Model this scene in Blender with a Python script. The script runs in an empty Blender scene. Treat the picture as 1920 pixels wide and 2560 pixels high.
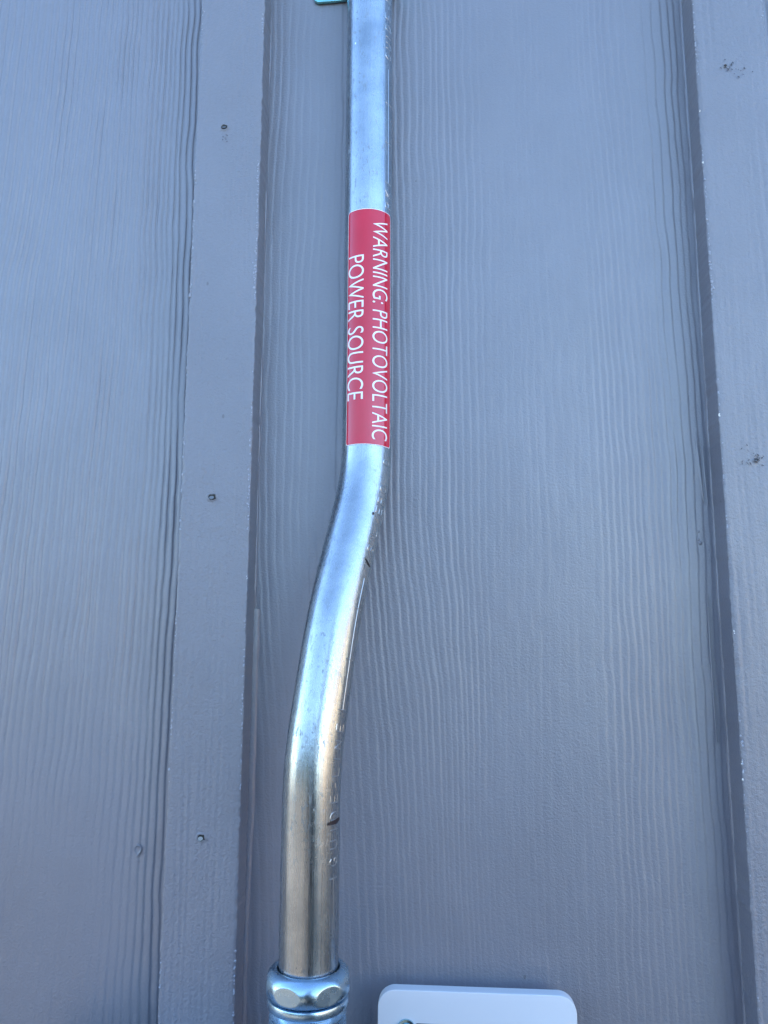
import bpy, bmesh, math, random
import numpy as np
from mathutils import Vector, Matrix

# ------------------------------------------------------------------ camera, sky, sun, exposure
scn = bpy.context.scene
COL = scn.collection
EYE = (0.0, -0.446, 1.5)
cam_d = bpy.data.cameras.new('camera')
cam = bpy.data.objects.new('camera', cam_d)
COL.objects.link(cam)
cam_d.sensor_fit = 'HORIZONTAL'
cam_d.sensor_width = 36.0
cam_d.lens = 36.04
cam_d.clip_start = 0.02
cam_d.clip_end = 2000.0
R = Matrix(((0.99741498, 0.00826501, 0.07137963),
            (0.0718062, -0.15181995, -0.98579641),
            (0.00268924, 0.98837361, -0.15202097)))
M4 = R.to_4x4()
M4.translation = Vector(EYE)
cam.matrix_world = M4
scn.camera = cam

SUN_EL, SUN_AZ = 19.0, -52.0          # azimuth from +Y (behind the house) towards +X
world = bpy.data.worlds.new('World')
scn.world = world
world.use_nodes = True
wn = world.node_tree
sky = wn.nodes.new('ShaderNodeTexSky')
sky.sky_type = 'NISHITA'
sky.sun_disc = False
sky.sun_elevation = math.radians(SUN_EL)
sky.sun_rotation = math.radians(SUN_AZ)
sky.air_density = 0.9
sky.dust_density = 0.0
sky.ozone_density = 2.2
bg = wn.nodes['Background']
bg.inputs['Strength'].default_value = 0.15
wn.links.new(sky.outputs[0], bg.inputs['Color'])

sun_d = bpy.data.lights.new('sun', 'SUN')
sun_d.energy = 5.0
sun_d.angle = math.radians(0.53)
sun_d.color = (1.0, 0.95, 0.87)
sun = bpy.data.objects.new('sun', sun_d)
COL.objects.link(sun)
_e, _a = math.radians(SUN_EL), math.radians(SUN_AZ)
to_sun = Vector((math.sin(_a) * math.cos(_e), math.cos(_a) * math.cos(_e), math.sin(_e)))
sun.rotation_euler = to_sun.to_track_quat('Z', 'Y').to_euler()

scn.view_settings.view_transform = 'Standard'
scn.view_settings.look = 'None'
scn.view_settings.gamma = 1.0
scn.view_settings.use_curve_mapping = False
scn.view_settings.exposure = 2.72

rng = np.random.default_rng(7)
random.seed(7)

# ------------------------------------------------------------------ helpers
def link(o, parent=None):
    COL.objects.link(o)
    if parent is not None:
        o.parent = parent
    return o

def mesh_obj(name, verts, faces, mat, parent=None, smooth=True):
    me = bpy.data.meshes.new(name)
    me.from_pydata([tuple(v) for v in verts], [], [tuple(f) for f in faces])
    me.update()
    if mat:
        me.materials.append(mat)
    if smooth:
        me.shade_smooth()
    return link(bpy.data.objects.new(name, me), parent)

def bm_obj(name, bm, mat, parent=None, smooth=True):
    bmesh.ops.recalc_face_normals(bm, faces=bm.faces)
    me = bpy.data.meshes.new(name)
    bm.to_mesh(me)
    bm.free()
    if mat:
        me.materials.append(mat)
    if smooth:
        me.shade_smooth()
    return link(bpy.data.objects.new(name, me), parent)

def sharp(o, deg=35):
    o.data.set_sharp_from_angle(angle=math.radians(deg))
    return o

def thing(name, label, cat, loc=(0, 0, 0), group=None):
    o = bpy.data.objects.new(name, None)
    o.empty_display_size = 0.05
    o.location = loc
    COL.objects.link(o)
    tag(o, label, cat, group)
    return o

def tag(o, label, cat, group=None):
    o['label'] = label
    o['category'] = cat
    if group:
        o['group'] = group
    return o

def grid_obj(name, V, mat, parent=None, closed_u=False):
    """V: (rows, cols, 3) array -> quad sheet"""
    r, c, _ = V.shape
    me = bpy.data.meshes.new(name)
    n = r * c
    cc = c if closed_u else c - 1
    i = np.arange(r - 1)[:, None] * c
    j = np.arange(cc)[None, :]
    j2 = (j + 1) % c
    q = np.stack([i + j, i + j2, i + c + j2, i + c + j], -1).reshape(-1, 4)
    me.vertices.add(n)
    me.vertices.foreach_set('co', V.reshape(-1).astype(np.float32))
    me.loops.add(q.size)
    me.loops.foreach_set('vertex_index', q.reshape(-1).astype(np.int32))
    me.polygons.add(len(q))
    me.polygons.foreach_set('loop_start', np.arange(0, q.size, 4, dtype=np.int32))
    me.update(calc_edges=True)
    me.validate()
    me.materials.append(mat)
    me.shade_smooth()
    return link(bpy.data.objects.new(name, me), parent)

def vnoise(x, y, sx, sy, seed):
    """smooth value noise, cell sizes sx, sy, range about -1..1"""
    g = np.random.default_rng(seed).uniform(-1, 1, (256, 256))
    u, v = x / sx + 1000.37, y / sy + 1000.71
    iu, iv = np.floor(u).astype(int), np.floor(v).astype(int)
    fu, fv = u - iu, v - iv
    fu = fu * fu * fu * (fu * (fu * 6 - 15) + 10)
    fv = fv * fv * fv * (fv * (fv * 6 - 15) + 10)
    a = g[iu % 256, iv % 256]; b = g[(iu + 1) % 256, iv % 256]
    c = g[iu % 256, (iv + 1) % 256]; d = g[(iu + 1) % 256, (iv + 1) % 256]
    return (a * (1 - fu) + b * fu) * (1 - fv) + (c * (1 - fu) + d * fu) * fv

def sstep(a, b, x):
    t = np.clip((x - a) / (b - a), 0, 1)
    return t * t * (3 - 2 * t)

# ------------------------------------------------------------------ materials
class NT:
    def __init__(self, name):
        self.m = bpy.data.materials.new(name)
        self.m.use_nodes = True
        self.t = self.m.node_tree
        self.b = self.t.nodes['Principled BSDF']
    def n(self, typ, **kw):
        o = self.t.nodes.new(typ)
        for k, v in kw.items():
            if k.startswith('i_'):
                key = k[2:]
                key = int(key) if key.isdigit() else key.replace('_', ' ')
                o.inputs[key].default_value = v
            else:
                setattr(o, k, v)
        return o
    def l(self, a, b):
        self.t.links.new(a, b)
    def set(self, **kw):
        for k, v in kw.items():
            self.b.inputs[k.replace('_', ' ')].default_value = v
    def coords(self, scale=(1, 1, 1)):
        tc = self.n('ShaderNodeTexCoord')
        mp = self.n('ShaderNodeMapping')
        mp.inputs['Scale'].default_value = scale
        self.l(tc.outputs['Object'], mp.inputs['Vector'])
        return mp.outputs[0]
    def noise(self, scale, vec, detail=3, rough=0.55):
        o = self.n('ShaderNodeTexNoise')
        o.inputs['Scale'].default_value = scale
        o.inputs['Detail'].default_value = detail
        o.inputs['Roughness'].default_value = rough
        self.l(vec, o.inputs['Vector'])
        return o.outputs['Fac']
    def ramp(self, fac, stops):
        r = self.n('ShaderNodeValToRGB')
        e = r.color_ramp.elements
        while len(e) < len(stops):
            e.new(0.5)
        for el, (p, c) in zip(e, stops):
            el.position = p
            el.color = (c, c, c, 1) if not isinstance(c, tuple) else (*c, 1)
        self.l(fac, r.inputs[0])
        return r.outputs[0]
    def mix(self, fac, a, b):
        m = self.n('ShaderNodeMix', data_type='RGBA')
        if hasattr(fac, 'links'): self.l(fac, m.inputs[0])
        else: m.inputs[0].default_value = fac
        for s, x in ((6, a), (7, b)):
            if hasattr(x, 'links'): self.l(x, m.inputs[s])
            else: m.inputs[s].default_value = (*x, 1)
        return m.outputs[2]
    def math(self, op, a, b=None):
        m = self.n('ShaderNodeMath', operation=op)
        for s, x in ((0, a), (1, b)):
            if x is None: continue
            if hasattr(x, 'links'): self.l(x, m.inputs[s])
            else: m.inputs[s].default_value = x
        return m.outputs[0]
    def bump(self, h, strength, dist, prev=None):
        b = self.n('ShaderNodeBump')
        b.inputs['Strength'].default_value = strength
        b.inputs['Distance'].default_value = dist
        self.l(h, b.inputs['Height'])
        if prev is not None: self.l(prev, b.inputs['Normal'])
        return b.outputs[0]

def plain(name, col, rough=0.5, metal=0.0, **kw):
    t = NT(name)
    t.set(Base_Color=(*col, 1), Roughness=rough, Metallic=metal, **kw)
    return t.m

def make_paint(name, base, rough, fine, streak):
    t = NT(name)
    v = t.coords()
    vs = t.coords((1, 1, 0.06))
    blot = t.noise(14, v, 4)
    c1 = t.mix(t.ramp(blot, [(0.35, 0.0), (0.65, 1.0)]), tuple(x * 0.95 for x in base), tuple(x * 1.04 for x in base))
    mott = t.noise(520, v, 4, 0.7)
    c1 = t.mix(t.ramp(mott, [(0.3, 0.0), (0.7, 0.14)]), c1, tuple(x * 0.55 for x in base))
    # tiny pits where the paint missed the grain
    pv = t.n('ShaderNodeTexVoronoi', feature='F1')
    pv.inputs['Scale'].default_value = 160
    pv.inputs['Randomness'].default_value = 1.0
    t.l(t.coords((1, 1, 0.6)), pv.inputs['Vector'])
    pick = t.n('ShaderNodeSeparateColor')
    t.l(pv.outputs['Color'], pick.inputs[0])
    small = t.math('LESS_THAN', pv.outputs['Distance'], t.math('MULTIPLY', pick.outputs[1], 0.12))
    rare = t.math('GREATER_THAN', pick.outputs[0], 0.93)
    clump = t.math('GREATER_THAN', t.noise(9, v, 3), 0.5)
    pit = t.math('MULTIPLY', t.math('MULTIPLY', small, rare), clump)
    c2 = t.mix(t.math('MULTIPLY', pit, 0.6), c1, (0.045, 0.045, 0.05))
    # very few pale specks of primer
    rare2 = t.math('MULTIPLY', t.math('LESS_THAN', pick.outputs[0], 0.0012), t.math('LESS_THAN', pv.outputs['Distance'], 0.06))
    c3 = t.mix(rare2, c2, (0.75, 0.75, 0.74))
    t.l(c3, t.b.inputs['Base Color'])
    rn = t.noise(30, v, 3)
    t.l(t.ramp(rn, [(0.3, rough - 0.04), (0.7, rough + 0.06)]), t.b.inputs['Roughness'])
    b1 = t.bump(t.noise(750, v, 3, 0.7), fine, 0.0009)
    b2 = t.bump(t.noise(420, vs, 4, 0.6), streak, 0.0006, b1)
    b3 = t.bump(t.math('MULTIPLY', pit, -1.0), 0.5, 0.0004, b2)
    t.l(b3, t.b.inputs['Normal'])
    t.set(Specular_IOR_Level=1.0, Coat_Weight=0.6, Coat_Roughness=0.38)
    return t.m

GREY = (0.150, 0.150, 0.180)
M_panel = make_paint('panel_paint', GREY, 0.41, 0.5, 0.12)
M_batten = make_paint('batten_paint', GREY, 0.46, 0.8, 0.7)
M_crumb = plain('paint_crumb_grey', (0.30, 0.315, 0.37), 0.35)
M_chip = plain('bare_fibre_chip', (0.72, 0.71, 0.69), 0.6)
M_hole = plain('nail_hole_dark', (0.03, 0.028, 0.026), 0.8)
M_nail = plain('nail_steel', (0.24, 0.23, 0.22), 0.45, 1.0)
M_core = plain('wall_core', (0.25, 0.25, 0.26), 0.8)

def make_zinc():
    t = NT('galvanised_tube')
    v = t.coords()
    vs = t.coords((1, 1, 0.03))
    vr = t.coords((1, 1, 8.0))
    streak = t.noise(1100, vs, 4, 0.65)
    ring = t.noise(60, vr, 3)
    blotch = t.noise(35, v, 5, 0.65)
    base = t.mix(t.ramp(blotch, [(0.35, 0.0), (0.7, 1.0)]), (0.30, 0.335, 0.365), (0.43, 0.465, 0.495))
    # scuffs: short dull dark marks in clumps
    sv = t.coords((1, 1, 0.42))
    scf = t.noise(520, sv, 4, 0.75)
    clump = t.noise(28, v, 2)
    scuff = t.math('MULTIPLY', t.ramp(scf, [(0.56, 0.0), (0.63, 1.0)]), t.ramp(clump, [(0.40, 0.0), (0.58, 1.0)]))
    base2 = t.mix(t.math('MULTIPLY', scuff, 0.5), base, (0.17, 0.19, 0.21))
    # small white oxide spots
    ov = t.n('ShaderNodeTexVoronoi', feature='F1')
    ov.inputs['Scale'].default_value = 130
    t.l(t.coords((1, 1, 0.7)), ov.inputs['Vector'])
    sp = t.n('ShaderNodeSeparateColor')
    t.l(ov.outputs['Color'], sp.inputs[0])
    spot = t.math('MULTIPLY', t.math('GREATER_THAN', sp.outputs[0], 0.96), t.math('LESS_THAN', ov.outputs['Distance'], 0.07))
    base3 = t.mix(t.math('MULTIPLY', spot, 0.8), base2, (0.92, 0.92, 0.92))
    t.l(base3, t.b.inputs['Base Color'])
    r0 = t.ramp(streak, [(0.3, 0.22), (0.7, 0.32)])
    r1 = t.math('ADD', r0, t.math('MULTIPLY', t.math('ADD', scuff, spot), 0.22))
    t.l(r1, t.b.inputs['Roughness'])
    b1 = t.bump(streak, 0.16, 0.0003)
    b2 = t.bump(t.noise(420, v, 4, 0.65), 0.14, 0.0004, b1)
    b3 = t.bump(t.math('MULTIPLY', scuff, -1.0), 0.12, 0.0002, b2)
    t.l(b3, t.b.inputs['Normal'])
    t.set(Metallic=1.0)
    return t.m
M_zinc = make_zinc()

def make_plated(name, col, rough):
    t = NT(name)
    v = t.coords()
    bl = t.noise(120, v, 4)
    t.l(t.mix(t.ramp(bl, [(0.3, 0.0), (0.7, 1.0)]), tuple(x * 0.88 for x in col), col), t.b.inputs['Base Color'])
    t.l(t.ramp(t.noise(200, v, 3), [(0.3, rough - 0.04), (0.7, rough + 0.08)]), t.b.inputs['Roughness'])
    t.l(t.bump(t.noise(500, v, 3), 0.08, 0.0004), t.b.inputs['Normal'])
    t.set(Metallic=1.0)
    return t.m
M_fitting = make_plated('zinc_plated_fitting', (0.38, 0.52, 0.64), 0.26)
M_strap = make_plated('zinc_plated_strap', (0.28, 0.66, 0.66), 0.25)
M_screw = make_plated('zinc_plated_screw', (0.42, 0.64, 0.72), 0.2)
M_emboss = plain('embossed_zinc', (0.44, 0.465, 0.49), 0.28, 1.0)
M_ink = plain('felt_pen_ink', (0.018, 0.010, 0.012), 0.45)
M_white = plain('sticker_white', (0.80, 0.79, 0.80), 0.35)

def make_sticker():
    t = NT('sticker_red_vinyl')
    v = t.coords()
    n = t.noise(60, v, 3)
    t.l(t.mix(t.ramp(n, [(0.3, 0.0), (0.7, 1.0)]), (0.50, 0.005, 0.026), (0.56, 0.007, 0.034)), t.b.inputs['Base Color'])
    t.l(t.bump(t.noise(90, v, 2), 0.03, 0.001), t.b.inputs['Normal'])
    t.set(Roughness=0.10, Specular_IOR_Level=0.6)
    return t.m
M_red = make_sticker()

def make_plastic():
    t = NT('grey_plastic')
    v = t.coords()
    n = t.noise(20, v, 3)
    t.l(t.mix(n, (0.54, 0.56, 0.60), (0.58, 0.60, 0.64)), t.b.inputs['Base Color'])
    t.l(t.bump(t.noise(1200, v, 2), 0.06, 0.0003), t.b.inputs['Normal'])
    t.set(Roughness=0.45)
    return t.m
M_plastic = make_plastic()
M_black = plain('black_print', (0.015, 0.015, 0.018), 0.5)

# ------------------------------------------------------------------ ground and yard behind the photographer
def make_ground():
    t = NT('dry_gravel')
    v = t.coords()
    a = t.noise(1.2, v, 5)
    b = t.noise(40, v, 4)
    c = t.mix(t.ramp(a, [(0.35, 0.0), (0.65, 1.0)]), (0.21, 0.16, 0.115), (0.29, 0.225, 0.165))
    t.l(t.mix(t.math('MULTIPLY', t.ramp(b, [(0.4, 0.0), (0.6, 1.0)]), 0.4), c, (0.155, 0.12, 0.085)), t.b.inputs['Base Color'])
    t.l(t.bump(b, 0.5, 0.02), t.b.inputs['Normal'])
    t.set(Roughness=0.9)
    return t.m
g = mesh_obj('ground', [(-600, -600, 0), (600, -600, 0), (600, 600, 0), (-600, 600, 0)], [(0, 1, 2, 3)], make_ground(), None, False)
g['kind'] = 'structure'

# ------------------------------------------------------------------ house wall: panels and battens
wall = thing('house_wall', 'grey painted board and batten house wall with wood grain panels behind the conduit', 'wall', (0, 0, 0))

def box_bm(x0, x1, y0, y1, z0, z1):
    bm = bmesh.new()
    bmesh.ops.create_cube(bm, size=1.0)
    for v in bm.verts:
        v.co = Vector((x0 + (v.co.x + .5) * (x1 - x0), y0 + (v.co.y + .5) * (y1 - y0), z0 + (v.co.z + .5) * (z1 - z0)))
    return bm
WALL_H = 2.9
bm_obj('wall_core', box_bm(-4.2, 4.2, 0.012, 6.0, 0.0, WALL_H - 0.01), M_core, wall, False)

Z0, Z1 = 1.22, 1.98

def z_rows(step):
    return np.concatenate([np.arange(0.02, Z0, 0.03), np.arange(Z0, Z1, step), np.arange(Z1, WALL_H + 0.001, 0.03)])

def grooves(phi, seed, lo=0.0033, hi=0.0062):
    """irregular wood-grain profile along phi: flat ridges cut by narrow one-sided valleys"""
    r = np.random.default_rng(seed)
    pos, dep, wid = [], [], []
    p = -0.55
    while p < 0.55:
        pos.append(p)
        dep.append(r.uniform(0.7, 1.0))
        wid.append(r.uniform(0.00075, 0.00105))
        p += r.uniform(lo, hi)
    h = np.zeros_like(phi)
    pos = np.array(pos); dep = np.array(dep); wid = np.array(wid)
    k = np.clip(np.searchsorted(pos, phi) - 1, 1, len(pos) - 3)
    for o in (-1, 0, 1, 2):
        q = k + o
        d = phi - pos[q]
        w = np.where(d < 0, wid[q] * 0.6, wid[q] * 1.8)
        h -= dep[q] * np.exp(-(d / w) ** 2)
    return h

def make_panel(name, x0, x1, seed, amp_fn, lean_fn, lo=0.0034, hi=0.0052):
    zs = z_rows(0.003)
    xs = np.linspace(x0, x1, int((x1 - x0) / 0.00036))
    X, Zg = np.meshgrid(xs, zs)
    w = (0.0040 * vnoise(X, Zg, 0.06, 0.26, seed) + 0.0010 * vnoise(X, Zg, 0.024, 0.08, seed + 1)
         + 0.00075 * vnoise(X, Zg, 0.014, 0.026, seed + 2) + 0.00022 * vnoise(X, Zg, 0.006, 0.008, seed + 9))
    phi = X + w + lean_fn(X, Zg)
    A = amp_fn(X, Zg) * (0.85 + 0.3 * vnoise(X, Zg, 0.012, 0.06, seed + 3))
    h = 0.0010 * np.clip(A, 0, 2.2) * grooves(phi, seed + 5, lo, hi)
    h += 0.00025 * vnoise(X, Zg, 0.05, 0.08, seed + 6) + 0.00008 * vnoise(X, Zg, 0.004, 0.010, seed + 7)
    V = np.stack([X, -h, Zg], -1)
    return grid_obj(name, V, M_panel, wall)

BL0, BL1 = -0.1485, -0.1080         # left batten
BR0, BR1 = 0.1558, 0.1973           # right batten
PITCH = 0.3048

def amp_left(X, Z):
    a = 0.9 + 0.08 * sstep(-0.24, -0.165, X)
    a *= 1 - 0.85 * sstep(1.50, 1.36, Z) * sstep(-0.155, -0.20, X)
    return a * (1 - 0.35 * sstep(1.5, 1.3, Z))
def amp_mid(X, Z):
    wl = sstep(-0.040, -0.022, X) * (1 - sstep(0.004, 0.040, X)) * (1 - 0.45 * sstep(1.5, 1.35, Z))
    wr = sstep(0.080, 0.108, X) * (1 - 0.35 * sstep(0.142, 0.152, X)) * (1 - 0.5 * sstep(1.45, 1.33, Z))
    return 0.08 + 0.16 * (X < -0.03) + 0.26 * wl + 0.36 * wr
def amp_any(X, Z):
    return 0.7 + 0.5 * vnoise(X, Z, 0.06, 0.6, 321)
lean0 = lambda X, Z: 0 * X
p_left = make_panel('siding_panel', -0.418, BL0 + 0.004, 11, amp_left, lambda X, Z: -0.035 * (Z - 1.5) * sstep(-0.15, -0.22, X), 0.0038, 0.0056)
p_mid = make_panel('siding_panel', BL1 - 0.004, BR0 + 0.004, 42, amp_mid,
                   lambda X, Z: 0.05 * (Z - 1.6) * sstep(1.62, 1.45, Z) * sstep(0.06, -0.01, X) + 0.012 * (Z - 1.6) * sstep(0.05, 0.11, X))
p_right = make_panel('siding_panel', BR1 - 0.004, BR1 + 0.265, 77, amp_any, lean0)

def make_batten(name, x0, x1, seed):
    zs = z_rows(0.0011)
    n = 64
    t = 0.0193
    ux = np.linspace(0, 1, n)
    X = np.repeat((x0 + (x1 - x0) * ux)[None, :], len(zs), 0)
    Zg = np.repeat(zs[:, None], n, 1)
    zz = zs
    def edge(sd):
        j = 0.00035 * vnoise(zz * 0, zz, 1, 0.004, sd) + 0.0004 * vnoise(zz * 0, zz, 1, 0.0016, sd + 1) + 0.0005 * vnoise(zz * 0, zz, 1, 0.25, sd + 2)
        chip = np.clip(vnoise(zz * 0, zz, 1, 0.0055, sd + 3) - 0.45, 0, 1) * 0.0026
        return j, chip
    jl, cl = edge(seed); jr, cr = edge(seed + 10)
    X = X + (jl + cl)[:, None] * (1 - ux) ** 6 + (jr - cr)[:, None] * ux ** 6
    h = (0.00034 * grooves(X + 0.003 * vnoise(X, Zg, 0.02, 0.16, seed + 20), seed + 21, 0.0022, 0.0055)
         * (0.3 + 0.9 * np.clip(vnoise(X, Zg, 0.008, 0.05, seed + 22) + 0.3, 0, 1))
         + 0.00008 * vnoise(X, Zg, 0.0014, 0.003, seed + 23) + 0.00010 * vnoise(X, Zg, 0.01, 0.03, seed + 24))
    # rounded, crumbly front arrises
    el = np.exp(-((X - X[:, :1]) / 0.0006)) ; er = np.exp(-((X[:, -1:] - X) / 0.0006))
    rough_e = 0.5 + 0.9 * np.abs(vnoise(X, Zg, 0.001, 0.0022, seed + 25))
    h -= 0.0005 * (el + er) * rough_e
    front = np.stack([X, -t - h, Zg], -1)
    def side(xe, yk):
        m = np.array(yk)
        s = np.zeros((len(zs), len(m), 3))
        for i, f in enumerate(m):
            s[:, i, 0] = xe + 0.00006 * vnoise(zz * 0 + i, zz, 1, 0.004, seed + 30 + i)
            s[:, i, 1] = 0.003 - (t - 0.0009 + 0.003) * f
            s[:, i, 2] = zs
        return s
    L = side(x0 + jl * 0.6 - 0.00005, [0, 0.25, 0.5, 0.75, 0.93, 1.0])
    Rr = side(x1 + jr * 0.6 + 0.00005, [1.0, 0.93, 0.75, 0.5, 0.25, 0])
    V = np.concatenate([L, front, Rr], 1)
    return grid_obj(name, V, M_batten, wall)
b_left = make_batten('batten', BL0, BL1, 101)
b_right = make_batten('batten', BR0, BR1, 151)

# the same boards carry on to both sides of the photographed bay
def copy_part(o, dx):
    c = o.copy()
    COL.objects.link(c)
    c.location.x += dx
    c.parent = wall
    return c
for k in range(1, 9):
    copy_part(p_left, -PITCH * k)
    copy_part(b_left, -PITCH * k)
    if k > 0:
        copy_part(p_right, PITCH * k + 0.001)
        copy_part(b_right, PITCH * k)

# paint crumbs and bare chips along the arrises of the two battens
def blob(bm, c, s, seed):
    r = random.Random(seed)
    res = bmesh.ops.create_icosphere(bm, subdivisions=1, radius=1.0)
    ax = Matrix.Rotation(r.uniform(0, 6.28), 3, Vector((r.uniform(-1, 1), r.uniform(-1, 1), r.uniform(-1, 1))).normalized())
    sc = (s * r.uniform(0.6, 1.2), s * r.uniform(0.3, 0.7), s * r.uniform(0.7, 1.6))
    for v in res['verts']:
        p = ax @ (v.co * (1 + r.uniform(-0.25, 0.25)))
        v.co = Vector((p.x * sc[0] + c[0], p.y * sc[1] + c[1], p.z * sc[2] + c[2]))

def crumbs(batten, xl, xr, nl, nr, seed):
    r = random.Random(seed)
    bm = bmesh.new()
    for xe, n, sg in ((xl, nl, 1), (xr, nr, -1)):
        for i in range(n):
            z = r.uniform(1.24, 1.95)
            if math.sin(z * 41 + seed) + math.sin(z * 97) * .6 < -0.3: continue
            blob(bm, (xe + sg * abs(r.gauss(0, 0.0006)), -0.0189, z), r.uniform(0.00022, 0.00075), r.random())
    o = bm_obj('paint_crumbs', bm, M_crumb, batten)
    o['kind'] = 'stuff'
    return o
crumbs(b_left, BL0 + 0.0003, BL1 - 0.0003, 300, 520, 5)
crumbs(b_right, BR0 + 0.0004, BR1 - 0.0003, 420, 80, 6)
def chips(batten, pts, seed):
    for i, (x, z, s) in enumerate(pts):
        bm = bmesh.new()
        for k in range(3):
            blob(bm, (x + random.uniform(-.0004, .0004), -0.0188, z + random.uniform(-.0012, .0012)), s * random.uniform(0.35, 0.7), seed + i * 3 + k)
        bm_obj('paint_chip', bm, M_chip, batten)
chips(b_left, [(BL1 - .0004, 1.886, .0008), (BL1 - .0004, 1.762, .0005), (BL1 - .0002, 1.529, .0006), (BL1 - .0002, 1.700, .0004)], 1)
chips(b_right, [(BR0 + .0004, 1.805, .0008), (BR0 + .0004, 1.772, .0008), (BR0 + .0003, 1.619, .0012), (BR0 + .0008, 1.549, .0011),
                (BR0 + .0004, 1.432, .0008), (BR0 + .0005, 1.425, .0010), (BR0 + .0003, 1.408, .0007), (BR0 + .0004, 1.365, .0006), (BR0 + .0006, 1.5, .0006)], 40)

# nail heads sunk in the battens, with torn paint round them
def nail(batten, x, z, r, tilt):
    bm = bmesh.new()
    n = 14
    rr = random.Random(int(x * 1e5 + z * 1e4))
    rad = [r * rr.uniform(0.8, 1.25) for _ in range(n)]
    y = -0.01945
    rings = []
    for f, d in ((1.55, 0.0004), (1.0, -0.0006), (0.8, 0.0003)):
        rings.append([bm.verts.new((x + rad[k] * f * math.cos(k * 2 * math.pi / n), y + d * (1 + 0.3 * rr.uniform(-1, 1)), z + rad[k] * f * 0.8 * math.sin(k * 2 * math.pi / n))) for k in range(n)])
    for a, b in zip(rings, rings[1:]):
        for k in range(n):
            bm.faces.new((a[k], a[(k + 1) % n], b[(k + 1) % n], b[k]))
    h = bm_obj('nail_rim', bm, M_batten, batten)
    bm = bmesh.new()
    c = bm.verts.new((x, y - 0.0001, z))
    ring = [bm.verts.new((x + rad[k] * .86 * math.cos(k * 2 * math.pi / n), y - 0.00035, z + rad[k] * .70 * math.sin(k * 2 * math.pi / n))) for k in range(n)]
    for k in range(n):
        bm.faces.new((c, ring[k], ring[(k + 1) % n]))
    bm_obj('nail_hole', bm, M_hole, batten, False)
    bm = bmesh.new()
    n2 = 9
    cx, cz = x - r * 0.15, z - r * 0.1
    c = bm.verts.new((cx, y - 0.0006, cz))
    ring = [bm.verts.new((cx + r * .62 * math.cos(k * 2 * math.pi / n2), y - 0.0006 + tilt * math.sin(k * 2 * math.pi / n2), cz + r * .45 * math.sin(k * 2 * math.pi / n2))) for k in range(n2)]
    for k in range(n2):
        bm.faces.new((c, ring[k], ring[(k + 1) % n2]))
    bm_obj('nail_head', bm, M_nail, batten, False)
nail(b_left, -0.1305, 1.8079, 0.0021, 0.0004)
nail(b_left, -0.1296, 1.5752, 0.0023, 0.0004)
nail(b_left, -0.1288, 1.3895, 0.0023, 0.0003)
nail(b_right, 0.1726, 1.8335, 0.0009, 0.0003)
nail(b_right, 0.1738, 1.5929, 0.0012, 0.0003)

# scuffed paint round the two nails of the right batten
def scuff(batten, x, z, n, sx, sz, seed):
    r = random.Random(seed)
    bm = bmesh.new()
    for i in range(n):
        cx, cz = x + r.gauss(0, sx), z + r.gauss(0, sz)
        a0 = r.uniform(0, 6.28); L = r.uniform(.0004, .0012); w = r.uniform(.00015, .0004)
        pts = []
        for k in range(8):
            a = k / 8 * 6.283
            px, pz = L * math.cos(a) * r.uniform(.6, 1.2), w * math.sin(a) * r.uniform(.5, 1.5)
            pts.append(bm.verts.new((cx + px * math.cos(a0) - pz * math.sin(a0), -0.01995, cz + px * math.sin(a0) + pz * math.cos(a0))))
        bm.faces.new(pts)
    bm_obj('paint_scuff', bm, M_scuff, batten, False)
M_scuff = plain('scuffed_paint', (0.07, 0.07, 0.08), 0.8)
scuff(b_right, 0.1745, 1.8325, 7, .0020, .0016, 1)
scuff(b_right, 0.1790, 1.8305, 14, .0038, .0030, 2)
scuff(b_right, 0.1748, 1.5935, 8, .0018, .0018, 3)
scuff(b_right, 0.1725, 1.5950, 16, .0030, .0034, 4)
scuff(b_left, -0.1302, 1.8020, 6, .0016, .0016, 6)

# caulk beads in the corners of the middle panel
def bead(name, x_in, sgn, w_fn, d, z0, z1, seed):
    zs = np.arange(z0, z1, 0.002)
    m = np.linspace(0, 1, 7)
    V = np.zeros((len(zs), 7, 3))
    w = w_fn(zs) + 0.0004 * vnoise(zs * 0, zs, 1, 0.012, seed) + 0.0006 * vnoise(zs * 0, zs, 1, 0.06, seed + 1)
    for i, f in enumerate(m):
        V[:, i, 0] = x_in + sgn * w * f
        V[:, i, 1] = -d * (1 - f ** 3) * (1 + 0.15 * vnoise(zs * 0, zs, 1, 0.03, seed + 2)) - 0.0003 + 0.0012 * (f > 0.99)
        V[:, i, 2] = zs
    return grid_obj(name, V, M_panel, wall)
bead('caulk_bead', BL1 - 0.0005, 1, lambda z: 0.0040 - 0.0014 * sstep(1.45, 1.30, z), 0.0016, 1.20, 1.512, 900)
bead('caulk_bead', BL1 - 0.0005, 1, lambda z: 0.0016 + 0 * z, 0.0014, 1.514, 2.2, 910)
bead('caulk_bead', BR0 + 0.0005, -1, lambda z: 0.0014 + 0 * z, 0.0012, 1.0, 2.2, 920)

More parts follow.
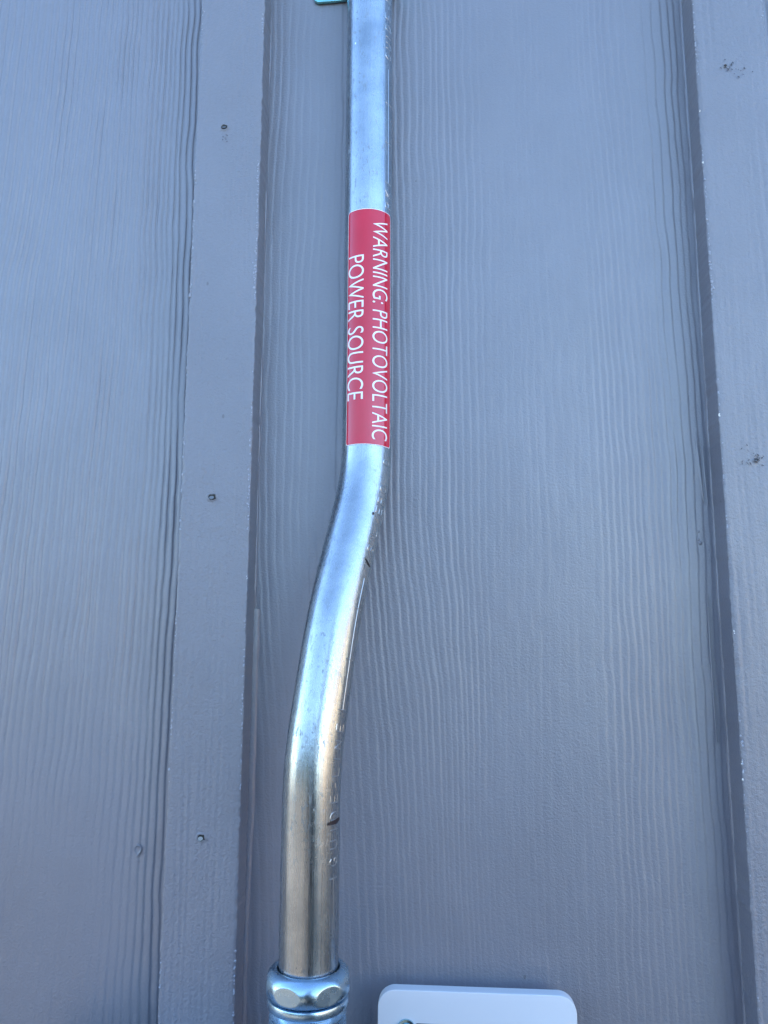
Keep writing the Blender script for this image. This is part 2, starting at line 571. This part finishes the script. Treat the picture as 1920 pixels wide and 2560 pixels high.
# little runs, tears and drips of paint
def drip(pts, parent=wall):
    bm = bmesh.new()
    for i, (x, z, s, sz) in enumerate(pts):
        res = bmesh.ops.create_icosphere(bm, subdivisions=2, radius=1.0)
        for v in res['verts']:
            v.co = Vector((x + v.co.x * s, v.co.y * s * 0.45 - 0.0001, z + v.co.z * sz))
    return bm_obj('paint_drip', bm, M_panel, parent)
drip([(0.1478, 1.5495, .0011, .0013), (0.1468, 1.5515, .0007, .0009), (0.1472, 1.556, .0006, .0007)])
drip([(-0.1057, 1.509, .0014, .0024)])
def leaf_drip(x, z, s):
    out = [(0, -1.0), (.55, -.25), (.62, .25), (.3, .62), (-.1, .7), (-.5, .3), (-.45, -.2)]
    bm = bmesh.new()
    n = 42
    P = []
    for k in range(n):
        t = k / n * len(out); i = int(t); f = t - i; f = f * f * (3 - 2 * f)
        a, b = out[i % len(out)], out[(i + 1) % len(out)]
        P.append((a[0] * (1 - f) + b[0] * f, a[1] * (1 - f) + b[1] * f))
    R1 = [bm.verts.new((x + p[0] * s * 1.12, -0.0000, z + p[1] * s * 1.12)) for p in P]
    R2 = [bm.verts.new((x + p[0] * s, -0.0009, z + p[1] * s)) for p in P]
    R3 = [bm.verts.new((x + p[0] * s * .82, -0.0003, z + p[1] * s * .82)) for p in P]
    R4 = [bm.verts.new((x + p[0] * s * .3, -0.0003, z + p[1] * s * .3)) for p in P]
    for a, b in ((R1, R2), (R2, R3), (R3, R4)):
        for k in range(n):
            bm.faces.new((a[k], a[(k + 1) % n], b[(k + 1) % n], b[k]))
    bm.faces.new(R4)
    return bm_obj('paint_drip', bm, M_panel, wall)
leaf_drip(-0.1709, 1.3775, 0.0036)
# split in the paint skin beside the right batten
def sliver(x, z0, z1, w, lean):
    zs = np.linspace(z0, z1, 24)
    u = np.linspace(0, 1, 24)
    V = np.zeros((24, 4, 3))
    ww = w * np.sin(np.pi * u) ** 0.7 + 0.00005
    for i, (f, y) in enumerate(((0, 0.0002), (0.35, -0.0011), (0.75, -0.0008), (1, 0.0001))):
        V[:, i] = np.stack([x + lean * (zs - z0) + ww * (f - .5) * 2, np.full(24, y), zs], -1)
    return grid_obj('paint_split', V, M_panel, wall)
sliver(0.1510, 1.572, 1.612, 0.0009, -0.055)
sliver(0.1532, 1.570, 1.606, 0.0007, -0.03)
sliver(0.1500, 1.44, 1.52, 0.0004, -0.004)

# ------------------------------------------------------------------ conduit
RAD = 0.0143
P0 = np.array([-0.0411, -0.0153]); P1 = np.array([-0.0640, -0.0535])
_zt = np.arange(1.0, 2.95, 0.0025)
def _lin(z):
    return np.interp(z, [1.0, 1.435, 1.51, 1.588, 3.0], [1.0, 1.0, 0.63, 0.0, 0.0])
_k = np.exp(-0.5 * (np.arange(-24, 25) * 0.0025 / 0.0135) ** 2); _k /= _k.sum()
_pad = np.arange(1.0 - 24 * .0025, 2.95 + 24 * .0025 + 1e-6, 0.0025)
_s = np.convolve(_lin(_pad), _k, 'same')[24:24 + len(_zt)]
def axis(z):
    s = np.interp(z, _zt, _s)
    xy = P0[None] + np.atleast_1d(s)[:, None] * (P1 - P0)[None]
    return np.concatenate([xy, np.atleast_1d(z)[:, None]], 1)
def frames(z):
    z = np.atleast_1d(np.asarray(z, float))
    c = axis(z)
    T = axis(z + 0.002) - axis(z - 0.002)
    T /= np.linalg.norm(T, axis=1)[:, None]
    N = np.array([0, -1.0, 0])[None] - T * (T @ np.array([0, -1.0, 0]))[:, None]
    N /= np.linalg.norm(N, axis=1)[:, None]
    B = np.cross(N, T)
    B *= np.sign(B[:, :1])
    return c, T, N, B
def on_pipe(z, th, r):
    """z heights, th angles from the outward normal towards +x, r radii -> points"""
    c, T, N, B = frames(z)
    th = np.broadcast_to(np.asarray(th, float), c.shape[:1]); r = np.broadcast_to(np.asarray(r, float), c.shape[:1])
    return c + r[:, None] * (np.cos(th)[:, None] * N + np.sin(th)[:, None] * B)

conduit = thing('conduit_pipe', 'shiny galvanised steel conduit pipe with an offset bend and red warning sticker', 'pipe', (P1[0], P1[1], 1.33))
INV = Matrix.Translation(-Vector(conduit.location))
def shift(o):
    o.data.transform(Matrix.Translation(-Vector(conduit.location)))
    return o
ztube = np.concatenate([np.arange(1.333, 1.62, 0.003), np.arange(1.62, 2.9, 0.03)])
nth = 72
V = np.zeros((len(ztube), nth, 3))
for j in range(nth):
    a = 2 * math.pi * j / nth
    wob = 1 + 0.0015 * vnoise(ztube * 0 + j * 0.0, ztube, 1, 0.05, 55)
    V[:, j] = on_pipe(ztube, a, RAD * wob)
shift(grid_obj('tube', V[:, ::-1], M_zinc, conduit, True))

# --- embossed lettering: narrow ridges that follow the pipe
D2R = math.pi / 180
def ridge_polys(bm, polys, w, h, r0=RAD):
    """polys: list of lists of (z, theta); ridge of half-width w (m), height h"""
    for pl in polys:
        P = np.array(pl)
        # resample
        seg = np.hypot(np.diff(P[:, 0]), np.diff(P[:, 1]) * RAD)
        L = np.concatenate([[0], np.cumsum(seg)])
        n = max(2, int(L[-1] / 0.0007) + 1)
        q = np.linspace(0, L[-1], n)
        zz = np.interp(q, L, P[:, 0]); tt = np.interp(q, L, P[:, 1])
        dz = np.gradient(zz); dt = np.gradient(tt) * RAD
        m = np.hypot(dz, dt) + 1e-9
        nz, nt = -dt / m, dz / m
        rows = []
        for f, hh in ((-1, -0.15), (-0.5, 0.75), (0, 1.0), (0.5, 0.75), (1, -0.15)):
            pts = on_pipe(zz + nz * w * f, tt + nt * w * f / RAD, r0 + h * hh)
            rows.append([bm.verts.new(p) for p in pts])
        for a, b in zip(rows, rows[1:]):
            for k in range(n - 1):
                bm.faces.new((a[k], a[k + 1], b[k + 1], b[k]))
def arc(cx, cy, rx, ry, a0, a1, n=12):
    return [(cx + rx * math.cos(math.radians(a0 + (a1 - a0) * i / n)), cy + ry * math.sin(math.radians(a0 + (a1 - a0) * i / n))) for i in range(n + 1)]
GLYPH = {
    'G': [arc(.5, .5, .5, .5, 40, 320) + [(.9, .45), (.55, .45)]],
    'U': [[(0, 1), (0, .35)] + arc(.5, .35, .5, .35, 180, 360) + [(1, 1)]],
    'I': [[(.5, 0), (.5, 1)]],
    'D': [[(0, 0), (0, 1), (.4, 1)] + arc(.4, .5, .6, .5, 90, -90) + [(0, 0)]],
    'E': [[(1, 1), (0, 1), (0, 0), (1, 0)], [(0, .5), (.8, .5)]],
    '-': [[(.2, .45), (.8, .45)]],
    'L': [[(0, 1), (0, 0), (1, 0)]],
    'N': [[(0, 0), (0, 1), (1, 0), (1, 1)]],
    'S': [arc(.5, .75, .45, .25, 20, 270, 10) + arc(.5, .25, .45, .25, 90, -160, 10)],
    'T': [[(0, 1), (1, 1)], [(.5, 1), (.5, 0)]],
    'R': [[(0, 0), (0, 1), (.5, 1)] + arc(.5, .75, .4, .25, 90, -90, 8) + [(0, .5)], [(.5, .5), (1, 0)]],
    'V': [[(0, 1), (.5, 0), (1, 1)]],
    'O': [arc(.5, .5, .5, .5, 0, 360, 16)],
    'K': [[(0, 0), (0, 1)], [(1, 1), (0, .45)], [(.3, .6), (1, 0)]],
}
TH0 = 61 * D2R
LH, LW = 0.0056, 0.0036
def letter(ch, z):
    out = []
    for s in GLYPH[ch]:
        out.append([(z + (px - .5) * LW, TH0 - (py - .5) * LH / RAD) for px, py in s])
    return out
def glyph_obj(name, polys, w=0.00034, h=0.00012):
    bm = bmesh.new()
    ridge_polys(bm, polys, w, h)
    return shift(bm_obj(name, bm, M_emboss, conduit))
low = [('G', 1.3907), ('U', 1.3985), ('I', 1.4052), ('D', 1.4115), ('E', 1.4194), ('-', 1.4255), ('L', 1.4316), ('I', 1.4378), ('N', 1.4444), ('E', 1.4523)]
mid = [('S', 1.5434), ('I', 1.5490), ('L', 1.5527), ('V', 1.5585), ('E', 1.5652), ('R', 1.5711), ('O', 1.5777), ('O', 1.5933)]
top = [('R', 1.7498), ('K', 1.757), ('G', 1.8485), ('U', 1.8554), ('I', 1.8614), ('D', 1.8681), ('E', 1.8756), ('-', 1.882), ('L', 1.8880), ('I', 1.894), ('N', 1.900), ('E', 1.908)]
for ch, z in low + mid + top:
    glyph_obj('embossed_letter', letter(ch, z))
def tick(z):
    return [(z, TH0 - 12 * D2R), (z, TH0 + 12 * D2R)]
for z0, z1, ticks in ((1.357, 1.3832, (1.3832,)), (1.4607, 1.5274, (1.4607, 1.4854, 1.5113)), (1.764, 1.8398, (1.764, 1.7902, 1.8163))):
    glyph_obj('embossed_line', [[(z0, TH0), (z1, TH0)]], 0.00030, 0.00014)
    for z in ticks:
        glyph_obj('embossed_tick', [tick(z)])

# --- felt-pen marks
def ink(name, outline):
    bm = bmesh.new()
    n = len(outline) // 2
    a = outline[:n]; b = outline[n:][::-1]
    va, vb = [], []
    for k in range(9):
        f = k / 8 * (n - 1)
        za = np.interp(f, range(n), [p[0] for p in a]); ta = np.interp(f, range(n), [p[1] for p in a])
        zb = np.interp(f, range(n), [p[0] for p in b]); tb = np.interp(f, range(n), [p[1] for p in b])
        va.append(bm.verts.new(on_pipe(za, ta * D2R, RAD + 0.00026)[0])); vb.append(bm.verts.new(on_pipe(zb, tb * D2R, RAD + 0.00026)[0]))
    for k in range(8):
        bm.faces.new((va[k], va[k + 1], vb[k + 1], vb[k]))
    return shift(bm_obj(name, bm, M_ink, conduit))
ink('ink_mark', [(1.4088, 42), (1.4094, 55), (1.4100, 65), (1.4102, 80), (1.4088, 81), (1.4076, 66), (1.4078, 55), (1.4079, 42)])
ink('ink_mark', [(1.5375, 48), (1.5362, 60), (1.5350, 74), (1.5345, 74), (1.5350, 60), (1.5372, 48)])
ink('ink_dot', [(1.5622, 41), (1.5626, 43), (1.5622, 46), (1.5612, 46), (1.5609, 43), (1.5612, 41)])

# --- warning sticker wrapped round the pipe, with its lettering
SZ0, SZ1 = 1.6018, 1.7443
SA0, SA1 = -49.0 * D2R, 70.0 * D2R
# rows packed close to the ends so the rounded corners read: use a denser grid there
def wrap_patch2(name, z0, z1, a0, a1, r, mat, rc, parent, inset=0.0):
    z0 += inset; z1 -= inset; a0 += inset / RAD; a1 -= inset / RAD
    e = rc * (1 - np.cos(np.linspace(0, math.pi / 2, 9)))
    zz = np.concatenate([z0 + e, np.linspace(z0 + rc, z1 - rc, 60)[1:-1], (z1 - e)[::-1]])
    f = np.linspace(0, 1, 40)
    d = np.minimum(zz - z0, z1 - zz)
    cut = np.where(d >= rc, 0, rc - np.sqrt(np.maximum(0, rc * rc - (rc - d) ** 2)))
    V = np.zeros((len(zz), len(f), 3))
    for j, fj in enumerate(f):
        lo, hi = a0 + cut / RAD, a1 - cut / RAD
        V[:, j] = on_pipe(zz, lo + (hi - lo) * fj, r)
    return shift(grid_obj(name, V[::-1], mat, parent))
stick = wrap_patch2('warning_sticker', SZ0, SZ1, SA0, SA1, RAD + 0.00030, M_red, 0.0016, conduit, 0.0004)
stick['label'] = 'red sticker with white capitals WARNING: PHOTOVOLTAIC POWER SOURCE'
wrap_patch2('sticker_border', SZ0, SZ1, SA0, SA1, RAD + 0.00022, M_white, 0.0019, stick)

def wrap_text(name, txt, z_top, z_bot, a_base, a_cap, r, mat, parent, spacing=1.0):
    """text reads downwards, letter tops towards +x"""
    cu = bpy.data.curves.new(name, 'FONT')
    cu.body = txt
    cu.size = 1.0
    cu.offset = -0.008
    cu.resolution_u = 6
    cu.space_character = spacing
    tmp = bpy.data.objects.new('tmp', cu)
    COL.objects.link(tmp)
    dg = bpy.context.evaluated_depsgraph_get()
    me = bpy.data.meshes.new_from_object(tmp.evaluated_get(dg))
    bpy.data.objects.remove(tmp)
    bpy.data.curves.remove(cu)
    bm = bmesh.new()
    bm.from_mesh(me)
    bpy.data.meshes.remove(me)
    xs = [v.co.x for v in bm.verts]
    x0, x1 = min(xs), max(xs)
    ys = sorted(v.co.y for v in bm.verts)
    y0, y1 = ys[0], ys[-1]
    bmesh.ops.triangulate(bm, faces=bm.faces)
    for k in range(1, 16):
        y = y0 + (y1 - y0) * k / 16
        bmesh.ops.bisect_plane(bm, geom=bm.verts[:] + bm.edges[:] + bm.faces[:], plane_co=(0, y, 0), plane_no=(0, 1, 0))
    for k in range(1, 40):
        x = x0 + (x1 - x0) * k / 40
        bmesh.ops.bisect_plane(bm, geom=bm.verts[:] + bm.edges[:] + bm.faces[:], plane_co=(x, 0, 0), plane_no=(1, 0, 0))
    co = np.array([v.co for v in bm.verts])
    zz = z_top + (z_bot - z_top) * (co[:, 0] - x0) / (x1 - x0)
    aa = (a_base + (a_cap - a_base) * (co[:, 1] - y0) / (y1 - y0)) * D2R
    P = on_pipe(zz, aa, r)
    for v, p in zip(bm.verts, P):
        v.co = p
    return shift(bm_obj(name, bm, mat, parent))
wrap_text('sticker_lettering', 'WARNING: PHOTOVOLTAIC', 1.7375, 1.6052, 16, 56, RAD + 0.00037, M_white, stick)
wrap_text('sticker_lettering', 'POWER SOURCE', 1.7155, 1.6286, -45, -4, RAD + 0.00037, M_white, stick)

# ------------------------------------------------------------------ strap at the top
strap = thing('conduit_strap', 'zinc plated conduit strap with a flat wall tab at the top of the pipe', 'pipe strap', (-0.06, 0, 1.92))
def strap_part():
    zc, hw = 1.9206, 0.0128
    th = 0.0019
    ri = RAD + 0.0004
    cx, cy = P0
    # profile across (inner side), from the tab's free end round the pipe to the other side of the wall
    path = [(-0.0790, -0.0006), (-0.0765, -0.0006), (-0.0690, -0.0006), (cx - ri - 0.0030, -0.0006), (cx - ri - 0.0008, -0.0016)]
    for k in range(0, 25):
        a = math.radians(-100 + 200 * k / 24)
        path.append((cx + ri * math.sin(a), cy - ri * math.cos(a)))
    path.append((cx + ri * 0.98, -0.0035))
    P = np.array(path)
    d = np.gradient(P, axis=0); d /= np.linalg.norm(d, axis=1)[:, None]
    nrm = np.stack([d[:, 1], -d[:, 0]], 1)          # outwards (towards -y on the tab)
    O = P + nrm * th
    bm = bmesh.new()
    n = len(P)
    rows = []
    tilt = 0.055
    for k in range(n):
        hh = hw
        rc = 0.0025
        dx = P[k, 0] - P[0, 0]
        if k == 0: hh = hw - 0.0022
        if k == 1: hh = hw - 0.0003
        sk = tilt * (P[k, 0] + 0.06) if k < 5 else tilt * (P[4, 0] + 0.06)
        z0, z1 = zc - hh + sk, zc + hh + sk
        rows.append([bm.verts.new((P[k, 0], P[k, 1], z0)), bm.verts.new((O[k, 0], O[k, 1], z0)), bm.verts.new((O[k, 0], O[k, 1], z1)), bm.verts.new((P[k, 0], P[k, 1], z1))])
    for a, b in zip(rows, rows[1:]):
        for q in range(4):
            bm.faces.new((a[q], a[(q + 1) % 4], b[(q + 1) % 4], b[q]))
    bm.faces.new(rows[0]); bm.faces.new(rows[-1])
    o = bm_obj('strap_band', bm, M_strap, strap)
    o.data.transform(Matrix.Translation(-Vector(strap.location)))
    mod = o.modifiers.new('edge', 'BEVEL'); mod.width = 0.0004; mod.segments = 2; mod.limit_method = 'ANGLE'
    sharp(o, 40)
strap_part()
def lathe(name, prof, n, mat, parent, loc, hexa=None, cut=None, smooth=True, ang=35):
    """prof: list of (r, z) bottom to top; hexa: (apothem, phase) clips the body with six flats"""
    V = np.zeros((len(prof), n, 3))
    for i, (r, z) in enumerate(prof):
        for j in range(n):
            a = 2 * math.pi * j / n
            rr = r
            if hexa and (cut is None or cut(i)):
                s = (a - hexa[1]) % (math.pi / 3)
                rr = min(r, hexa[0] / math.cos(s - math.pi / 6))
            V[i, j] = (rr * math.sin(a), -rr * math.cos(a), z)
    o = grid_obj(name, V[:, ::-1], mat, parent, True)
    o.data.transform(Matrix.Translation(Vector(loc) - Vector(parent.location)))
    return sharp(o, ang)
def screw(parent, x, y, z, r, mat):
    """hex washer head screw facing -y"""
    prof = [(0.0005, 0.0), (r, 0.0), (r * 1.0, 0.0006), (r * 0.96, 0.0009), (r * 0.70, 0.0011), (r * 0.70, 0.0030), (r * 0.62, 0.0035), (r * 0.45, 0.0035), (r * 0.42, 0.0026), (0.0003, 0.0026)]
    o = lathe('screw', prof, 48, mat, parent, tuple(parent.location), (r * 0.60, 0.3), lambda i: 4 < i < 7)
    o.data.transform(Matrix.Rotation(math.radians(90), 4, 'X'))
    o.data.transform(Matrix.Translation(Vector((x, y, z)) - Vector(parent.location)))
    return o
screw(strap, -0.0680, -0.0026, 1.9235, 0.0050, M_screw)

# ------------------------------------------------------------------ compression connector
NX, NY = float(P1[0]), float(P1[1])
NZ = 1.3415
conn = thing('conduit_connector', 'shiny zinc compression connector with a domed hex nut gripping the foot of the pipe', 'pipe fitting', (NX, NY, NZ - 0.05))
# nut: domed body of revolution with six shallow flats
prof = []
RN = 0.0205
for r, z in [(0.0146, -0.0040), (0.0147, -0.0006), (0.0150, 0.0001), (0.0156, 0.0002)]:
    prof.append((r, z))
for k in range(1, 25):
    a = k / 24 * math.pi / 2
    prof.append((0.0156 + (RN - 0.0156) * math.sin(a), -0.0072 * (1 - math.cos(a)) ** 0.9 + 0.0002))
for k in range(1, 13):
    a = k / 12 * math.pi / 2
    prof.append((RN - 0.0024 * (1 - math.cos(a)), -0.0070 - 0.0046 * math.sin(a)))
prof += [(0.0172, -0.0118), (0.0160, -0.0119)]
prof = prof[::-1]
lathe('compression_nut', prof, 288, M_fitting, conn, (NX, NY, NZ), (RN * 0.945, math.radians(9)), None, True, 75)
lathe('connector_body', [(0.0150, -0.0172), (0.0178, -0.0172), (0.0187, -0.0166), (0.0192, -0.0158), (0.0192, -0.0134), (0.0189, -0.0126), (0.0180, -0.0121), (0.0150, -0.0121)], 96, M_fitting, conn, (NX, NY, NZ))
th = [(0.0150, -0.0480)]
z = -0.0475
while z < -0.0190:
    th += [(0.0174, z), (0.0183, z + 0.0005), (0.0183, z + 0.0008), (0.0174, z + 0.0013)]
    z += 0.0016
th += [(0.0165, -0.0174), (0.0150, -0.0174)]
lathe('connector_thread', th, 96, M_fitting, conn, (NX, NY, NZ))

# enclosure the connector enters, just below the picture
box = thing('electrical_enclosure', 'grey metal electrical enclosure under the conduit connector, left of the pale lid', 'electrical box', (NX, -0.06, 0.95))
M_encl = plain('enclosure_grey', (0.36, 0.37, 0.38), 0.45)
def rbox(name, x0, x1, y0, y1, z0, z1, mat, parent, bev):
    bm = box_bm(x0, x1, y0, y1, z0, z1)
    bmesh.ops.bevel(bm, geom=bm.edges[:], offset=bev, segments=3, affect='EDGES')
    o = bm_obj(name, bm, mat, parent)
    o.data.transform(Matrix.Translation(-Vector(parent.location)))
    return sharp(o, 40)
rbox('enclosure_body', -0.215, -0.040, -0.115, -0.020, 0.90, 1.283, M_encl, box, 0.004)
rbox('enclosure_door', -0.218, -0.038, -0.121, -0.1155, 0.896, 1.278, M_encl, box, 0.002)

# ------------------------------------------------------------------ plastic plate at the bottom edge
plate = thing('junction_box', 'pale grey plastic box lid with rounded corners and hex screws beside the connector', 'junction box', (0.0169, 0, 1.2675))
def rounded_slab(name, x0, x1, z0, z1, y0, y1, rc, mat, bev):
    bm = bmesh.new()
    P = []
    for cx, cz, a0 in ((x1 - rc, z1 - rc, 0), (x0 + rc, z1 - rc, 90), (x0 + rc, z0 + rc, 180), (x1 - rc, z0 + rc, 270)):
        for k in range(13):
            a = math.radians(a0 + 90 * k / 12)
            P.append((cx + rc * math.cos(a), cz + rc * math.sin(a), math.cos(a), math.sin(a)))
    def ring(off, y):
        return [bm.verts.new((p[0] - p[2] * off, y, p[1] - p[3] * off)) for p in P]
    rings = [ring(0, y1), ring(0, y0 + bev)]
    for k in range(1, 5):
        a = k / 4 * math.pi / 2
        rings.append(ring(bev * (1 - math.cos(a)), y0 + bev * (1 - math.sin(a))))
    n = len(P)
    for a, b in zip(rings, rings[1:]):
        for k in range(n):
            bm.faces.new((a[k], a[(k + 1) % n], b[(k + 1) % n], b[k]))
    bm.faces.new(rings[-1]); bm.faces.new(rings[0])
    o = bm_obj(name, bm, mat, plate)
    o.data.transform(Matrix.Translation(-Vector(plate.location)))
    return sharp(o, 30)
rounded_slab('lid', -0.0334, 0.0672, 1.2405, 1.3177, -0.0195, -0.0130, 0.0088, M_plastic, 0.0005)
rounded_slab('box_body', -0.0254, 0.0592, 1.2450, 1.3095, -0.0128, 0.0010, 0.0060, M_plastic, 0.0003)
screw(plate, -0.0188, -0.0195, 1.2995, 0.0048, M_screw)
screw(plate, 0.0526, -0.0195, 1.2985, 0.0048, M_screw)
rounded_slab('label_panel', -0.0142, 0.0478, 1.2480, 1.3023, -0.01985, -0.0194, 0.0010, M_black, 0.0002)

# ------------------------------------------------------------------ unseen yard in front of the wall, built to shape light and reflections
def make_stucco():
    t = NT('tan_stucco')
    v = t.coords()
    t.l(t.mix(t.noise(3, v, 4), (0.46, 0.32, 0.19), (0.54, 0.39, 0.24)), t.b.inputs['Base Color'])
    t.l(t.bump(t.noise(60, v, 4), 0.4, 0.01), t.b.inputs['Normal'])
    t.set(Roughness=0.9)
    return t.m
M_white_wall = plain('white_render', (0.78, 0.78, 0.78), 0.8)
M_win = plain('window_glass', (0.02, 0.025, 0.03), 0.05)
M_roof = plain('roof_shingle', (0.10, 0.095, 0.09), 0.9)
def building(name, label, cx, cy, rz, w, d, hgt, rise, mat, wins):
    """gabled house whose front looks along its own +y"""
    t = thing(name, label, 'house', (cx, cy, 0))
    t.rotation_euler = (0, 0, math.radians(rz))
    bm_obj('wall', box_bm(-w / 2, w / 2, -d, 0, 0, hgt), mat, t, False)
    e = 0.35
    P = [(-w / 2 - e, e, hgt + 0.01), (w / 2 + e, e, hgt + 0.01), (w / 2 + e, -d - e, hgt + 0.01), (-w / 2 - e, -d - e, hgt + 0.01),
         (-w / 2 - e, -d / 2, hgt + rise), (w / 2 + e, -d / 2, hgt + rise)]
    mesh_obj('roof', P, [(0, 1, 5, 4), (2, 3, 4, 5), (0, 4, 3), (1, 2, 5), (3, 2, 1, 0)], M_roof, t, False)
    for x, z, ww, wh in wins:
        f = bm_obj('window', box_bm(x - ww / 2, x + ww / 2, 0.002, 0.05, z, z + wh), M_white_wall, t, False)
        bm_obj('pane', box_bm(x - ww / 2 + .06, x + ww / 2 - .06, 0.03, 0.055, z + .06, z + wh - .06), M_win, f, False)
    return t
building('tan_house', 'tan sunlit single storey house at the right hand side of the yard', 9.0, -5.0, 90, 9.0, 7.0, 2.9, 1.2, make_stucco(),
         [(-2.5, 1.0, 1.0, 1.2), (2.0, 1.0, 1.0, 1.2)])

def added_hedge(x0, x1, y0, y1, h, seed):  # unseen, added to dim the bright horizon reflected in the wall
    t = thing('added_hedge', 'added row of dark green foliage, unseen, that dims the reflected horizon', 'added_hedge', ((x0 + x1) / 2, (y0 + y1) / 2, 0))
    t_inv = Matrix.Translation(-Vector(t.location))
    rr = random.Random(seed)
    V, F = [], []
    for i in range(9000):
        c = Vector((rr.uniform(x0, x1), rr.uniform(y0, y1), rr.uniform(0.05, h)))
        if rr.random() < .6: c.y = y1 - abs(rr.gauss(0, .08))
        u = Vector((rr.uniform(-1, 1), rr.uniform(-1, 1), rr.uniform(-1, 1))).normalized() * rr.uniform(.08, .2)
        w = u.cross(Vector((rr.uniform(-1, 1), rr.uniform(-1, 1), rr.uniform(-1, 1)))).normalized() * rr.uniform(.05, .1)
        n = len(V); V += [c - u, c + w, c + u, c - w]; F.append((n, n + 1, n + 2, n + 3))
    o = mesh_obj('foliage', V, F, plain('hedge_leaf', (0.05, 0.08, 0.04), 0.6), t, False)
    o.data.transform(t_inv)
    o = bm_obj('twigs', box_bm(x0 + .2, x1 - .2, y0 + .2, y1 - .25, 0, h - .2), plain('hedge_inside', (0.03, 0.035, 0.02), 0.9), t, False)
    o.data.transform(t_inv)
added_hedge(-22, 1.0, -12.5, -11.3, 3.2, 8)

# the photographer, who stands close in front of the wall (seen only as a dark shape in the shine)
def skin_obj(name, verts, edges, radii, root, mat, parent, sub=2):
    me = bpy.data.meshes.new(name)
    me.from_pydata(verts, edges, [])
    o = link(bpy.data.objects.new(name, me), parent)
    o.modifiers.new('skin', 'SKIN')
    ss = o.modifiers.new('sub', 'SUBSURF'); ss.levels = sub; ss.render_levels = sub
    for i, sv in enumerate(me.skin_vertices[0].data):
        rr = radii[i]
        sv.radius = rr if isinstance(rr, tuple) else (rr, rr)
        sv.use_root = (i == root)
    me.materials.append(mat)
    for m in o.modifiers:
        if m.type == 'SKIN': m.use_smooth_shade = True
    return o
BX, BY = 0.11, -0.78
person = thing('person', 'person in a dark shirt and jeans facing the wall with both arms raised', 'person', (BX, BY, 0))
sk = [(0, 0, .95), (0, .01, 1.10), (0, .0, 1.25), (0, -.02, 1.40), (0, .0, 1.49), (0, .03, 1.56), (0, .04, 1.64), (0, .03, 1.72),
      (-.10, 0, .90), (-.11, .01, .50), (-.12, -.03, .09), (-.13, .12, .04),
      (.10, 0, .90), (.11, .01, .50), (.12, -.03, .09), (.13, .12, .04),
      (-.17, -.02, 1.40), (-.30, .08, 1.17), (-.20, .20, 1.36), (-.153, .26, 1.40),
      (.17, -.02, 1.40), (.22, .08, 1.15), (-.01, .18, 1.34), (-.045, .25, 1.39)]
ed = [(0, 1), (1, 2), (2, 3), (3, 4), (4, 5), (5, 6), (6, 7), (0, 8), (8, 9), (9, 10), (10, 11), (0, 12), (12, 13), (13, 14), (14, 15),
      (3, 16), (16, 17), (17, 18), (18, 19), (3, 20), (20, 21), (21, 22), (22, 23)]
rad = [(.155, .11), (.145, .10), (.16, .11), (.15, .09), .055, .07, .085, .06, .085, .058, .042, .035, .085, .058, .042, .035,
       .065, .043, .030, .030, .065, .043, .030, .030]
M_shirt = plain('navy_cotton', (0.03, 0.035, 0.05), 0.85)
skin_obj('body', sk, ed, rad, 0, M_shirt, person)
M_skin = plain('skin', (0.45, 0.28, 0.20), 0.5)
def hand(cx, cy, cz, sg):
    v = [(cx, cy, cz), (cx, cy + .035, cz + .035), (cx, cy + .05, cz + .065)]
    e = [(0, 1), (1, 2)]
    r = [.026, .030, .024]
    for k in range(4):
        b = len(v)
        dz = .015 * k
        v += [(cx + sg * .02, cy + .055, cz + .03 + dz), (cx + sg * .045, cy + .058, cz + .034 + dz), (cx + sg * .062, cy + .045, cz + .036 + dz)]
        e += [(1 if k < 2 else 2, b), (b, b + 1), (b + 1, b + 2)]
        r += [.009, .0085, .0075]
    b = len(v)
    v += [(cx + sg * .02, cy + .02, cz + .06), (cx + sg * .045, cy + .022, cz + .075)]
    e += [(1, b), (b, b + 1)]
    r += [.011, .009]
    return skin_obj('hand', v, e, r, 0, M_skin, person, 1)
hand(-.153, .257, 1.395, 1)
hand(-.042, .247, 1.385, -1)
head_bm = bmesh.new()
bmesh.ops.create_uvsphere(head_bm, u_segments=24, v_segments=16, radius=1)
for v in head_bm.verts:
    v.co = Vector((v.co.x * .078, v.co.y * .098 + .045 + .012 * max(0, v.co.y) * (abs(v.co.x) < .25) * (abs(v.co.z) < .25), v.co.z * .118 + 1.65))
bm_obj('head', head_bm, M_skin, person)
